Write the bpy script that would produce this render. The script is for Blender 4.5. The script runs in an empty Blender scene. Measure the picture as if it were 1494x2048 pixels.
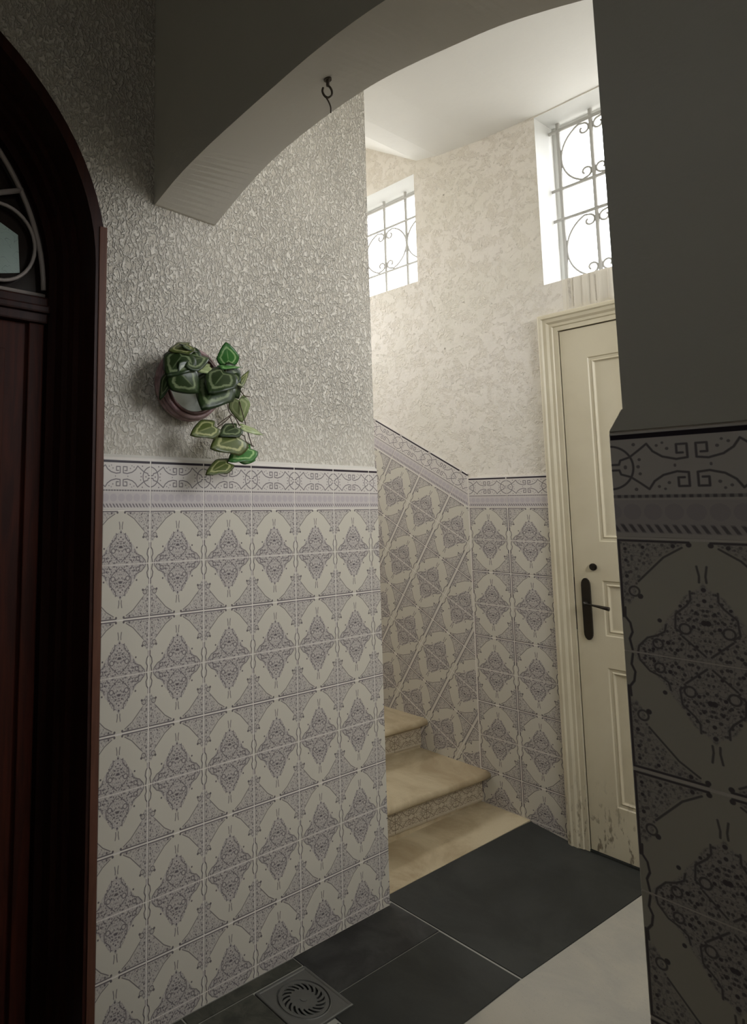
import bpy, bmesh, math, random
from mathutils import Vector, Matrix
random.seed(7)
S = bpy.context.scene
COL = S.collection
# ------------------------------------------------------------------ camera
F, CX, CY = 1329.7, 427.9, 860.7
YAW, PITCH, ROLL = -0.94027, 0.1138, 0.0026
cd = bpy.data.cameras.new('camera')
cd.sensor_fit = 'AUTO'; cd.sensor_width = 36
cd.lens = F / 2048 * 36
cd.shift_x = (747 - CX) / 2048
cd.shift_y = (CY - 1024) / 2048
cd.clip_start = 0.02
co = bpy.data.objects.new('camera', cd); COL.objects.link(co)
fw = Vector((math.sin(YAW)*math.cos(PITCH), math.cos(YAW)*math.cos(PITCH), math.sin(PITCH)))
rt = Vector((math.cos(YAW), -math.sin(YAW), 0)); dn = fw.cross(rt)
r2 = math.cos(ROLL)*rt + math.sin(ROLL)*dn; d2 = -math.sin(ROLL)*rt + math.cos(ROLL)*dn
m = Matrix((r2, -d2, -fw)).transposed().to_4x4(); m.translation = (1.768, -1.0492, 1.4797)
co.matrix_world = m
S.camera = co
# ------------------------------------------------------------------ world: overcast white sky
w = bpy.data.worlds.new('sky'); S.world = w; w.use_nodes = True
wn = w.node_tree.nodes; wn['Background'].inputs[0].default_value = (0.93, 0.97, 1.0, 1)
wn['Background'].inputs[1].default_value = 3.2
_tc = wn.new('ShaderNodeTexCoord'); _sx = wn.new('ShaderNodeSeparateXYZ'); _mr = wn.new('ShaderNodeMapRange'); _mx = wn.new('ShaderNodeMix'); _mx.data_type = 'RGBA'
_l = w.node_tree.links; _l.new(_tc.outputs['Generated'], _sx.inputs[0]); _l.new(_sx.outputs[2], _mr.inputs[0])
_mr.inputs[1].default_value = -.03; _mr.inputs[2].default_value = .03
_mx.inputs[6].default_value = (.32, .31, .29, 1); _mx.inputs[7].default_value = (0.95, 0.965, 1.0, 1)   # ground below, overcast sky above
_l.new(_mr.outputs[0], _mx.inputs[0]); _l.new(_mx.outputs[2], wn['Background'].inputs[0])
for nm, loc, sx, sz in (('portal_small', (-0.85, 2.32, 3.1), 0.72, 0.68), ('portal_large', (0.62, 2.32, 2.96), 0.88, 0.9)):
    ld = bpy.data.lights.new(nm, 'AREA'); ld.shape = 'RECTANGLE'; ld.size = sx; ld.size_y = sz
    ld.cycles.is_portal = True
    lo = bpy.data.objects.new(nm, ld); COL.objects.link(lo); lo.location = loc
    lo.rotation_euler = (math.radians(-90), 0, 0)
for nm, loc, sx, sz in (('portal_added_hall_opening', (2.72, 1.05, 2.65), 1.15, 1.3), ('portal_added_entrance_opening', (2.72, -1.6, 2.3), .52, .52)):  # portals at unseen openings added to brighten both halls
    ld = bpy.data.lights.new(nm, 'AREA'); ld.shape = 'RECTANGLE'; ld.size = sx; ld.size_y = sz
    ld.cycles.is_portal = True
    lo = bpy.data.objects.new(nm, ld); COL.objects.link(lo); lo.location = loc
    lo.rotation_euler = (0, math.radians(90), 0)
ld = bpy.data.lights.new('portal_added_stairwell_opening', 'AREA'); ld.shape = 'RECTANGLE'; ld.size = 1.15; ld.size_y = .95; ld.cycles.is_portal = True  # portal at an unseen opening added to light the back wall and stair
lo = bpy.data.objects.new('portal_added_stairwell_opening', ld); COL.objects.link(lo); lo.location = (-2.02, 1.55, 3.05); lo.rotation_euler = (0, math.radians(-90), 0)
S.view_settings.view_transform = 'Standard'; S.view_settings.look = 'None'
S.view_settings.gamma = 1.0; S.view_settings.use_curve_mapping = False
S.view_settings.exposure = 1.65
S.cycles.max_bounces = 16; S.cycles.diffuse_bounces = 8; S.cycles.transparent_max_bounces = 8
S.cycles.sample_clamp_indirect = 8.0
S.cycles.use_denoising = True

# ------------------------------------------------------------------ node helper
def srgb(r, g, b):
    f = lambda c: (c/255/12.92) if c/255 <= .04045 else ((c/255+.055)/1.055)**2.4
    return (f(r), f(g), f(b), 1)
class N:
    def __init__(s, name):
        s.mat = bpy.data.materials.new(name); s.mat.use_nodes = True
        s.t = s.mat.node_tree; s.bs = s.t.nodes['Principled BSDF']
        s.tc = s.t.nodes.new('ShaderNodeTexCoord')
    def put(s, sock, v):
        if hasattr(v, 'is_output'): s.t.links.new(v, sock)
        else: sock.default_value = v
    def ma(s, op, a, b=None, c=None, clamp=False):
        n = s.t.nodes.new('ShaderNodeMath'); n.operation = op; n.use_clamp = clamp
        s.put(n.inputs[0], a)
        if b is not None: s.put(n.inputs[1], b)
        if c is not None: s.put(n.inputs[2], c)
        return n.outputs[0]
    def vm(s, op, a, b=None, sc=None):
        n = s.t.nodes.new('ShaderNodeVectorMath'); n.operation = op
        s.put(n.inputs[0], a)
        if b is not None: s.put(n.inputs[1], b)
        if sc is not None: s.put(n.inputs['Scale'], sc)
        return n.outputs['Value'] if op in ('DOT_PRODUCT', 'LENGTH', 'DISTANCE') else n.outputs[0]
    def sep(s, v):
        n = s.t.nodes.new('ShaderNodeSeparateXYZ'); s.put(n.inputs[0], v); return n.outputs
    def comb(s, x, y, z=0.0):
        n = s.t.nodes.new('ShaderNodeCombineXYZ'); s.put(n.inputs[0], x); s.put(n.inputs[1], y); s.put(n.inputs[2], z); return n.outputs[0]
    def mapr(s, v, a, b, c=0.0, d=1.0, smooth=True):
        n = s.t.nodes.new('ShaderNodeMapRange'); n.interpolation_type = 'SMOOTHSTEP' if smooth else 'LINEAR'
        s.put(n.inputs[0], v)
        for i, q in enumerate((a, b, c, d)): s.put(n.inputs[i+1], q)
        return n.outputs[0]
    def curve(s, v, pts):
        n = s.t.nodes.new('ShaderNodeFloatCurve'); c = n.mapping.curves[0]
        c.points[0].location = pts[0]; c.points[1].location = pts[-1]
        for p in pts[1:-1]: c.points.new(*p)
        for p in c.points: p.handle_type = 'AUTO'
        n.mapping.update(); s.put(n.inputs['Value'], v); return n.outputs[0]
    def noise(s, vec, scale, detail=4, rough=.5, dist=0.0, out=0):
        n = s.t.nodes.new('ShaderNodeTexNoise'); s.put(n.inputs['Vector'], vec)
        n.inputs['Scale'].default_value = scale; n.inputs['Detail'].default_value = detail
        n.inputs['Roughness'].default_value = rough; n.inputs['Distortion'].default_value = dist
        return n.outputs[out]
    def voro(s, vec, scale, feat='F1', rnd=1.0):
        n = s.t.nodes.new('ShaderNodeTexVoronoi'); n.feature = feat; s.put(n.inputs['Vector'], vec)
        n.inputs['Scale'].default_value = scale; n.inputs['Randomness'].default_value = rnd
        return n.outputs['Distance']
    def mix(s, f, a, b):
        n = s.t.nodes.new('ShaderNodeMix'); n.data_type = 'RGBA'
        s.put(n.inputs[0], f); s.put(n.inputs[6], a); s.put(n.inputs[7], b); return n.outputs[2]
    def bump(s, h, strength, dist):
        n = s.t.nodes.new('ShaderNodeBump'); n.inputs['Strength'].default_value = strength
        n.inputs['Distance'].default_value = dist; s.put(n.inputs['Height'], h)
        s.t.links.new(n.outputs[0], s.bs.inputs['Normal']); return n.outputs[0]
    def col(s, c): s.put(s.bs.inputs['Base Color'], c)
    def rough(s, r): s.put(s.bs.inputs['Roughness'], r)
    # distance to a polyline, point given as vector socket
    def seg(s, p, a, b):
        ba = (b[0]-a[0], b[1]-a[1], 0.0); l2 = ba[0]**2+ba[1]**2
        pa = s.vm('SUBTRACT', p, (a[0], a[1], 0.0))
        h = s.ma('MULTIPLY', s.vm('DOT_PRODUCT', pa, ba), 1/l2, clamp=True)
        q = s.vm('SUBTRACT', pa, s.vm('SCALE', ba, sc=h))
        return s.vm('LENGTH', q)
    def poly(s, p, strokes):
        d = None
        for st in strokes:
            for a, b in zip(st, st[1:]):
                e = s.seg(p, a, b); d = e if d is None else s.ma('MINIMUM', d, e)
        return d
    def ring(s, p, c, r):
        return s.ma('ABSOLUTE', s.ma('SUBTRACT', s.vm('DISTANCE', p, (c[0], c[1], 0.0)), r))
    def dot(s, p, c): return s.vm('DISTANCE', p, (c[0], c[1], 0.0))

def simple(name, color, rough=.5, metal=0.0, bumpscale=0, bstr=.3, bdist=.002, vary=0.0):
    n = N(name); n.bs.inputs['Metallic'].default_value = metal; n.rough(rough)
    if vary:
        f = n.noise(n.tc.outputs['Object'], 6, 5, .6)
        c2 = tuple(max(0, q*(1-vary)) for q in color[:3])+(1,)
        n.col(n.mix(f, c2, color))
    else: n.col(color)
    if bumpscale: n.bump(n.noise(n.tc.outputs['Object'], bumpscale, 4), bstr, bdist)
    return n.mat

TW, TH = 0.2088, 0.1593   # tile width, height
HW = TW/2
# ---- printed majolica: pattern of a unit of two tiles; local x,y with the unit centre as origin
def tile_material(name, glaze, ink, lilac, inkstr=1.0, wob=0.0):
    n = N(name)
    ob = n.sep(n.tc.outputs['Object'])
    ax, ay = n.ma('ABSOLUTE', ob[0]), n.ma('ABSOLUTE', ob[1])
    U = n.ma('DIVIDE', ax, HW); V = n.ma('DIVIDE', ay, TH)
    P = n.comb(ax, n.ma('MULTIPLY', ay, 1.0))
    s = lambda L: [(u*HW, v*TH) for u, v in L]
    thin = n.poly(P, [s([(.04, .65), (.035, .7), (.055, .78)]),
        s([(.15, .57), (.15, .50), (.2, .45), (.33, .37), (.345, .25), (.27, .215)]),
        s([(.27, .19), (.03, .05)]),
        s([(.81, .0), (.79, .06), (.68, .14), (.56, .17), (.47, .21), (.45, .27)]),
        s([(.2, .93), (.42, .84), (.74, .62)])])
    thin = n.ma('MINIMUM', thin, n.ring(P, (.235*HW, .255*TH), .0065))
    thin = n.ma('MINIMUM', thin, n.ring(P, (.56*HW, .10*TH), .0060))
    thin = n.ma('MINIMUM', thin, n.ring(P, (.80*HW, .53*TH), .0065))
    thinl = n.mapr(thin, .0006, .0022, 1.0, 0.0)
    thick = n.poly(P, [s([(.12, .975), (.955, .975), (.955, .42)]),
        s([(.93, .38), (.935, .30), (.88, .25), (.86, .17), (.90, .11), (.875, .02)]),
        s([(.955, .42), (.955, .30)])])
    thickl = n.mapr(thick, .0008, .0024, 1.0, 0.0)
    dots = None
    for u, v, r in ((0, .59, .0028), (0, .50, .0024), (.02, .32, .0035), (.10, .40, .0018), (.52, .30, .0026),
                    (.27, .44, .0020), (.73, .49, .0034), (.44, .12, .0026), (.12, .955, .0032), (.14, .28, .0022),
                    (.88, .90, .0022), (.88, .80, .0022), (.66, .92, .0022), (.30, .94, .0026), (.88, .66, .0024), (.12, .12, .002),
                    (.62, .05, .0022), (.34, .07, .0022)):
        d = n.ma('SUBTRACT', n.dot(P, (u*HW, v*TH)), r)
        dots = d if dots is None else n.ma('MINIMUM', dots, d)
    dotl = n.mapr(dots, -.0005, .0009, 1.0, 0.0)
    # regions
    sil = n.curve(V, [(0, .86), (.06, .82), (.16, .62), (.24, .52), (.32, .44), (.42, .32), (.55, .19), (.60, .06), (.66, .0), (1, 0.0)])
    inner = n.mapr(n.ma('SUBTRACT', sil, U), -.02, .05)
    cor = n.curve(U, [(0, 1.0), (.14, 1.0), (.2, .94), (.42, .86), (.62, .72), (.74, .6), (.8, .48), (.86, .42), (1, .40)])
    corner = n.ma('MULTIPLY', n.mapr(n.ma('SUBTRACT', V, cor), -.015, .03), n.mapr(V, .97, .985, 1.0, 0.0))
    corner = n.ma('MULTIPLY', corner, n.mapr(U, .95, .97, 1.0, 0.0))
    reg = n.ma('MAXIMUM', inner, n.ma('MULTIPLY', corner, .8))
    side = n.ma('MULTIPLY', n.mapr(U, .955, .97, 0.0, 1.0), n.mapr(V, .3, .45, 0.0, 1.0))
    sp1 = n.mapr(n.voro(P, 150), .24, .44, 1.0, 0.0)
    sp2 = n.mapr(n.voro(n.vm('ADD', P, (.31, .17, 0.0)), 230), .18, .40, 1.0, 0.0)
    cr = n.mapr(n.voro(P, 120, 'DISTANCE_TO_EDGE'), .02, .09, 1.0, 0.0)
    sp = n.ma('MAXIMUM', n.ma('MULTIPLY', sp1, .80), n.ma('MULTIPLY', sp2, .55))
    sp = n.ma('MAXIMUM', sp, n.ma('MULTIPLY', cr, .30))
    sp = n.ma('MULTIPLY', sp, reg)
    tot = n.ma('MAXIMUM', n.ma('MAXIMUM', n.ma('MULTIPLY', thinl, .8), n.ma('MULTIPLY', thickl, .9)), n.ma('MAXIMUM', n.ma('MULTIPLY', dotl, .9), sp))
    tot = n.ma('MULTIPLY', tot, inkstr)
    base = n.mix(n.ma('MULTIPLY', n.ma('MAXIMUM', reg, n.ma('MULTIPLY', side, .8)), .42), glaze, lilac)
    var = n.noise(n.tc.outputs['Generated'], 2.0, 2)
    base = n.mix(n.mapr(V, .975, .99, 0.0, .5), base, srgb(222, 216, 210))
    n.col(n.mix(tot, base, ink)); n.rough(.3)
    n.bs.inputs['Specular IOR Level'].default_value = .35
    n.bump(n.noise(n.tc.outputs['Object'], 40, 2), .08, .002)
    return n.mat

# frieze tile: local x across (0 centre), y from 0 (bottom) to FH
FH = 0.150
def frieze_material(name, glaze, ink, lilac, bar=srgb(38, 28, 40), height=FH, full=True):
    n = N(name)
    ob = n.sep(n.tc.outputs['Object'])
    ax = n.ma('ABSOLUTE', ob[0]); U = n.ma('DIVIDE', ax, HW)
    if full:
        V = n.ma('DIVIDE', ob[1], height); c0, hh = .665, .225
    else:
        V = n.ma('DIVIDE', ob[1], height); c0, hh = .5, .36
    W = n.ma('DIVIDE', n.ma('ABSOLUTE', n.ma('SUBTRACT', V, c0)), hh)   # 0..1 from the frieze axis
    KY = hh*FH if full else .034
    P = n.comb(ax, n.ma('MULTIPLY', W, KY))
    s = lambda L: [(u*HW, v*KY) for u, v in L]
    d = n.poly(P, [s([(.05, .85), (.05, .30), (.18, .25), (.34, .38), (.45, .62), (.52, .95), (.62, .70), (.74, .42), (.86, .30), (.88, .12), (.97, .12)]),
                   s([(.05, .85), (.17, .85), (.17, .50), (.10, .50)])])
    d = n.ma('MINIMUM', d, n.ring(P, (1.0*HW, 0), .30*HW))
    line = n.mapr(d, .0007, .0024, 1.0, 0.0)
    dots = None
    for u, v, r in ((.28, .7, .002), (.33, .95, .0016), (.62, .3, .002), (.64, .0, .0022), (.2, .02, .0014), (.68, .95, .0022), (.8, .02, .002), (.4, .85, .0018)):
        e = n.ma('SUBTRACT', n.dot(P, (u*HW, v*KY)), r)
        dots = e if dots is None else n.ma('MINIMUM', dots, e)
    line = n.ma('MAXIMUM', n.ma('MULTIPLY', line, .85), n.ma('MULTIPLY', n.mapr(dots, -.0004, .0008, 1.0, 0.0), .7))
    inF = n.mapr(W, 1.05, 1.1, 1.0, 0.0)
    tot = n.ma('MULTIPLY', line, inF)
    if full:
        # thin cord below the frieze, pale band of scallops, row of little triangles
        cord = n.mapr(n.ma('ABSOLUTE', n.ma('SUBTRACT', V, .385)), .008, .022, 1.0, 0.0)
        saw = n.ma('PINGPONG', ob[0], .0045); cm = n.mapr(saw, .0012, .003, .55, 1.0)
        tot = n.ma('MAXIMUM', tot, n.ma('MULTIPLY', n.ma('MULTIPLY', cord, cm), .85))
        tri = n.ma('MULTIPLY', n.ma('PINGPONG', n.ma('ADD', ob[0], n.ma('MULTIPLY', ob[1], .6)), .0055), 180.0)
        tb = n.mapr(n.ma('ABSOLUTE', n.ma('SUBTRACT', V, .085)), .025, .05, 1.0, 0.0)
        tot = n.ma('MAXIMUM', tot, n.ma('MULTIPLY', n.ma('MULTIPLY', tb, n.mapr(tri, .35, .7, 0.0, 1.0)), .75))
        sc = n.ma('SUBTRACT', ob[0], n.ma('MULTIPLY', n.ma('ROUND', n.ma('DIVIDE', ob[0], .0261)), .0261))
        rr = n.vm('LENGTH', n.comb(sc, n.ma('SUBTRACT', ob[1], .036)))
        scal = n.mapr(rr, .0105, .0125, .40, .0)
        band = n.ma('MULTIPLY', n.mapr(V, .34, .36, 1.0, 0.0), n.mapr(V, .035, .05, 0.0, 1.0))
        base = n.mix(n.ma('MULTIPLY', band, n.ma('ADD', scal, .45)), glaze, lilac)
        b = n.ma('MULTIPLY', n.mapr(V, .930, .938), n.mapr(V, .978, .986, 1.0, 0.0))
        b = n.ma('MULTIPLY', b, n.mapr(U, .965, .975, 1.0, 0.0))
        c = n.mix(tot, base, ink); c = n.mix(b, c, bar)
    else:
        sp = n.mapr(n.voro(P, 170), .22, .42, .8, 0.0)
        edge = n.mapr(W, 1.12, 1.18, 0.0, .6)
        tot = n.ma('MAXIMUM', n.ma('MAXIMUM', tot, n.ma('MULTIPLY', sp, inF)), 0.0)
        c = n.mix(tot, n.mix(edge, glaze, lilac), ink)
    n.col(c); n.rough(.3); n.bs.inputs['Specular IOR Level'].default_value = .35
    n.bump(n.noise(n.tc.outputs['Object'], 40, 2), .08, .002)
    return n.mat

GLAZE = srgb(205, 200, 187); INK = srgb(84, 75, 83); LIL = srgb(182, 174, 178)
M_tile = tile_material('printed_majolica', GLAZE, INK, LIL)
M_frieze = frieze_material('printed_frieze', srgb(208, 202, 196), INK, LIL)
M_riser = frieze_material('riser_tile', srgb(182, 170, 148), srgb(96, 80, 62), srgb(160, 146, 122), height=.098, full=False)
M_grout = simple('white_grout', srgb(224, 218, 210), .8, bumpscale=60, bstr=.2)
def stone(name, c1, c2, rough, sc=5, spec=.4):
    n = N(name); f = n.noise(n.tc.outputs['Object'], sc, 6, .65, .6)
    g = n.noise(n.tc.outputs['Object'], 220, 2, .5)
    c = n.mix(n.mapr(f, .35, .68), c1, c2); c = n.mix(n.mapr(g, .62, .72, 0.0, .35), c, tuple(q*.6 for q in c2[:3])+(1,))
    n.col(c); n.rough(rough); n.bs.inputs['Specular IOR Level'].default_value = spec
    n.bump(g, .12, .0015); return n.mat
M_slab = stone('black_stone', srgb(46, 47, 44), srgb(57, 58, 55), .6, 3, .25)
M_damp = stone('damp_black_stone', srgb(36, 36, 36), srgb(60, 61, 59), .5, 7, .35)
M_beige = stone('beige_stone', srgb(192, 178, 148), srgb(160, 142, 112), .45, 3)
M_white = stone('white_terrazzo', srgb(172, 167, 154), srgb(158, 155, 146), .45, 4)
M_cement = stone('cement', srgb(74, 74, 65), srgb(52, 53, 46), .8, 14)
M_joint = simple('slab_joint', srgb(150, 149, 140), .9)

# roughcast plaster (left wall)
def roughcast(name, c1, c2, dist):
    n = N(name); v = n.tc.outputs['Object']
    wv = n.noise(v, 30, 2, .5, out=1)
    vv = n.vm('ADD', n.vm('MULTIPLY', v, (1.0, 1.0, .62)), n.vm('SCALE', n.vm('SUBTRACT', wv, (.5, .5, .5)), sc=.030))
    a = n.noise(vv, 108, 2, .5)
    r = n.mapr(a, .40, .62)
    b = n.noise(vv, 170, 3, .6)
    h = n.ma('ADD', n.ma('MULTIPLY', r, 1.0), n.ma('MULTIPLY', b, .35))
    zz = n.sep(v)[2]
    calm = n.noise(v, 2.2, 2)
    big = n.noise(v, 9, 3)
    h = n.ma('MULTIPLY', h, n.ma('MULTIPLY', n.mapr(zz, 1.62, 1.95, .3, 1.0), n.mapr(calm, .3, .6, .65, 1.0)))
    h = n.ma('ADD', h, n.ma('MULTIPLY', big, .5))
    n.col(n.mix(n.mapr(r, .1, .9), c1, c2)); n.rough(.85); n.bs.inputs['Specular IOR Level'].default_value = .2
    n.bump(h, 1.0, dist); return n.mat
M_rough = roughcast('roughcast_plaster', srgb(194, 188, 176), srgb(216, 211, 200), .0075)
# trowelled plaster (back wall): flattened patches over a coarse coat
def trowelled(name):
    n = N(name); v = n.tc.outputs['Object']
    a = n.noise(v, 16, 7, .74, .5); e = n.mapr(a, .46, .52)
    f = n.noise(v, 60, 3, .6)
    h = n.ma('ADD', n.ma('MULTIPLY', e, .55), n.ma('MULTIPLY', n.ma('MULTIPLY', f, 1.3), n.ma('SUBTRACT', 1.0, n.ma('MULTIPLY', e, .75))))
    big = n.noise(v, 2.5, 2)
    c = n.mix(e, srgb(222, 215, 203), srgb(229, 223, 213)); c = n.mix(n.mapr(big, .35, .7, 0.0, .5), c, srgb(222, 217, 202))
    st = n.mapr(n.voro(v, 4.6), .016, .034, .6, 0.0)
    c = n.mix(st, c, srgb(120, 110, 96))
    n.col(c); n.rough(.8); n.bs.inputs['Specular IOR Level'].default_value = .2
    n.bump(h, 1.0, .0075); return n.mat
M_trowel = trowelled('trowelled_plaster')
def paint(name, c, sc=14, d=.0012, rough=.6):
    n = N(name); f = n.noise(n.tc.outputs['Object'], 1.8, 3); g = n.noise(n.tc.outputs['Object'], sc, 4, .6)
    n.col(n.mix(n.mapr(f, .35, .7, 0.0, .5), c, tuple(q*.93 for q in c[:3])+(1,))); n.rough(rough)
    n.bs.inputs['Specular IOR Level'].default_value = .25
    n.bump(g, .5, d); return n.mat
M_smooth = paint('smooth_wall_paint', srgb(206, 202, 193), 30, .0012)
M_dim = paint('grey_wall_paint', srgb(200, 197, 186), 30, .003)
M_ceil = paint('ceiling_paint', srgb(226, 225, 220), 8, .004)
M_reveal = paint('reveal_paint', srgb(208, 208, 204), 20, .001)
def wood(name, c1, c2, rough=.4):
    n = N(name); v = n.vm('MULTIPLY', n.tc.outputs['Object'], (14.0, 14.0, 1.1))
    f = n.noise(v, 3, 5, .6, .8); n.col(n.mix(n.mapr(f, .3, .7), c1, c2)); n.rough(rough)
    n.bump(f, .2, .001); n.bs.inputs['Specular IOR Level'].default_value = .22; return n.mat
M_wood = wood('dark_red_wood', srgb(36, 16, 11), srgb(52, 24, 16), .5)
M_leafwood = wood('door_leaf_wood', srgb(46, 19, 10), srgb(70, 29, 15), .6)
M_wood_lit = wood('lit_edge_wood', srgb(84, 54, 42), srgb(102, 68, 54), .5)  # frame wood again, lighter: the light on its edge is put into the colour
def worn(name):
    n = N(name); v = n.tc.outputs['Object']
    z = n.sep(v)[2]; f = n.noise(n.vm('MULTIPLY', v, (3.0, 3.0, 1.0)), 18, 5, .65)
    k = n.ma('MULTIPLY', n.mapr(z, .02, .38, 1.0, 0.0), n.mapr(f, .54, .64))
    c = n.mix(n.mapr(n.noise(v, 3, 4), .35, .7), srgb(208, 199, 174), srgb(198, 188, 162))
    n.col(n.mix(n.ma('MULTIPLY', k, .75), c, srgb(92, 74, 54))); n.rough(.42)
    n.bump(n.noise(v, 40, 3), .15, .001); return n.mat
M_cream = worn('cream_gloss_paint')
M_iron = simple('painted_iron', srgb(176, 174, 168), .6)
M_grey_iron = simple('grey_iron', srgb(150, 140, 132), .5)
M_bronze = simple('aged_bronze', srgb(52, 46, 38), .38, .6, bumpscale=60, vary=.3)
M_hook = simple('rusty_steel', srgb(88, 78, 66), .6, .4, vary=.3)
M_gap = simple('dark_gap', srgb(28, 22, 18), .8)

# ------------------------------------------------------------------ mesh helpers
def link(name, me, mat, parent=None):
    o = bpy.data.objects.new(name, me); COL.objects.link(o)
    for k in (mat if isinstance(mat, (list, tuple)) else [mat]):
        if len(me.materials) < (len(mat) if isinstance(mat, (list, tuple)) else 1): me.materials.append(k)
    if parent: o.parent = parent
    return o
def from_bm(name, bm, mat, parent=None, smooth=False):
    me = bpy.data.meshes.new(name); bmesh.ops.recalc_face_normals(bm, faces=bm.faces); bm.to_mesh(me); bm.free()
    if smooth:
        for p in me.polygons: p.use_smooth = True
    return link(name, me, mat, parent)
def struct(o): o['kind'] = 'structure'; return o
def tag(o, label, cat, group=None):
    o['label'] = label; o['category'] = cat
    if group: o['group'] = group
    return o
def empty(name, loc, label, cat):
    o = bpy.data.objects.new(name, None); COL.objects.link(o); o.location = loc; o.empty_display_size = .1
    return tag(o, label, cat)
def box(bm, a, b, bev=0.0, mi=0):
    x0, y0, z0 = [min(p, q) for p, q in zip(a, b)]; x1, y1, z1 = [max(p, q) for p, q in zip(a, b)]
    vs = [bm.verts.new(p) for p in ((x0,y0,z0),(x1,y0,z0),(x1,y1,z0),(x0,y1,z0),(x0,y0,z1),(x1,y0,z1),(x1,y1,z1),(x0,y1,z1))]
    fs = [bm.faces.new([vs[i] for i in f]) for f in ((0,3,2,1),(4,5,6,7),(0,1,5,4),(1,2,6,5),(2,3,7,6),(3,0,4,7))]
    for f in fs: f.material_index = mi
    if bev:
        es = list({e for f in fs for e in f.edges})
        bmesh.ops.bevel(bm, geom=es, offset=bev, segments=2, affect='EDGES', profile=.6)
def prism(bm, pts, axis, a, b, mi=0):
    """polygon pts (2D) extruded along axis from a to b; 2D = remaining axes in order"""
    def P(p, t):
        q = list(p); q.insert('XYZ'.index(axis), t); return q
    A = [bm.verts.new(P(p, a)) for p in pts]; B = [bm.verts.new(P(p, b)) for p in pts]
    fs = [bm.faces.new(A), bm.faces.new(B[::-1])]
    for i in range(len(pts)):
        j = (i+1) % len(pts); fs.append(bm.faces.new([A[j], A[i], B[i], B[j]]))
    for f in fs: f.material_index = mi
    return fs
def tube(bm, pts, r, sides=8, cap=True, radii=None, closed=False):
    pts = [Vector(p) for p in pts]; n = len(pts); rings = []
    up = None
    for i, p in enumerate(pts):
        if closed: t = (pts[(i+1) % n]-pts[i-1]).normalized()
        else: t = (pts[min(i+1, n-1)]-pts[max(i-1, 0)]).normalized()
        if up is None:
            up = t.orthogonal().normalized()
        up = (up - t*up.dot(t)).normalized(); s2 = t.cross(up)
        rr = radii[i] if radii else r
        rings.append([bm.verts.new(p + (up*math.cos(2*math.pi*k/sides)+s2*math.sin(2*math.pi*k/sides))*rr) for k in range(sides)])
    for i in range(n if closed else n-1):
        A, B = rings[i], rings[(i+1) % n]
        for k in range(sides):
            bm.faces.new([A[k], A[(k+1) % sides], B[(k+1) % sides], B[k]])
    if cap and not closed:
        bm.faces.new(rings[0][::-1]); bm.faces.new(rings[-1])
def bez(P, n=8):
    """Catmull-Rom through points"""
    P = [Vector(p) for p in P]; Q = [P[0]*2-P[1]]+P+[P[-1]*2-P[-2]]; out = []
    for i in range(1, len(Q)-2):
        for k in range(n):
            t = k/n; a, b, c, d = Q[i-1:i+3]
            out.append(.5*((2*b)+(c-a)*t+(2*a-5*b+4*c-d)*t*t+(3*b-a-3*c+d)*t**3))
    out.append(P[-1]); return out

# ------------------------------------------------------------------ the setting
BY = 2.049                       # front (tile face) plane of the back wall
# left wall: roughcast partition, wooden door opening in it towards the camera side
D_Y, D_R, D_Z = -0.168, 1.0, 2.20   # edge of the doorway, arch radius, springing height
bm = bmesh.new()
W0 = -0.010
arc = [(D_Y-D_R+D_R*math.cos(a), D_Z+D_R*.82*math.sin(a)) for a in [math.pi*k/40 for k in range(41)]]
out = [(D_Y, 0.0)] + arc + [(D_Y-2*D_R, 0.0), (-2.7, 0.0), (-2.7, 3.6), (1.05, 3.6), (1.05, 0.0)]
def wallplate(bm, ring, x0, x1, mi=0):
    A = [bm.verts.new((x0, y, z)) for y, z in ring]; B = [bm.verts.new((x1, y, z)) for y, z in ring]
    f1 = bm.faces.new(A); f2 = bm.faces.new(B[::-1])
    for i in range(len(ring)):
        j = (i+1) % len(ring); bm.faces.new([A[j], A[i], B[i], B[j]])
    bmesh.ops.triangulate(bm, faces=[f1, f2])
def plate_strip(bm, ys, zlo, x0, x1, ztop=3.6):
    P = None
    for y, z in zip(ys, zlo):
        c = [bm.verts.new((x0, y, z)), bm.verts.new((x0, y, ztop)), bm.verts.new((x1, y, ztop)), bm.verts.new((x1, y, z))]
        if P:
            for i in range(4): bm.faces.new([P[i], P[(i+1) % 4], c[(i+1) % 4], c[i]])
        else: bm.faces.new(c)
        P = c
    bm.faces.new(P[::-1])
ar = arc[::-1]
plate_strip(bm, [-2.7, D_Y-2*D_R, D_Y-2*D_R+.0001]+[p[0] for p in ar[1:-1]]+[D_Y-.0001, D_Y, 1.05],
            [0, 0, D_Z]+[p[1] for p in ar[1:-1]]+[D_Z, 0, 0], W0, -.24)
wall_left = struct(from_bm('wall_left', bm, M_rough))

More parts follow.
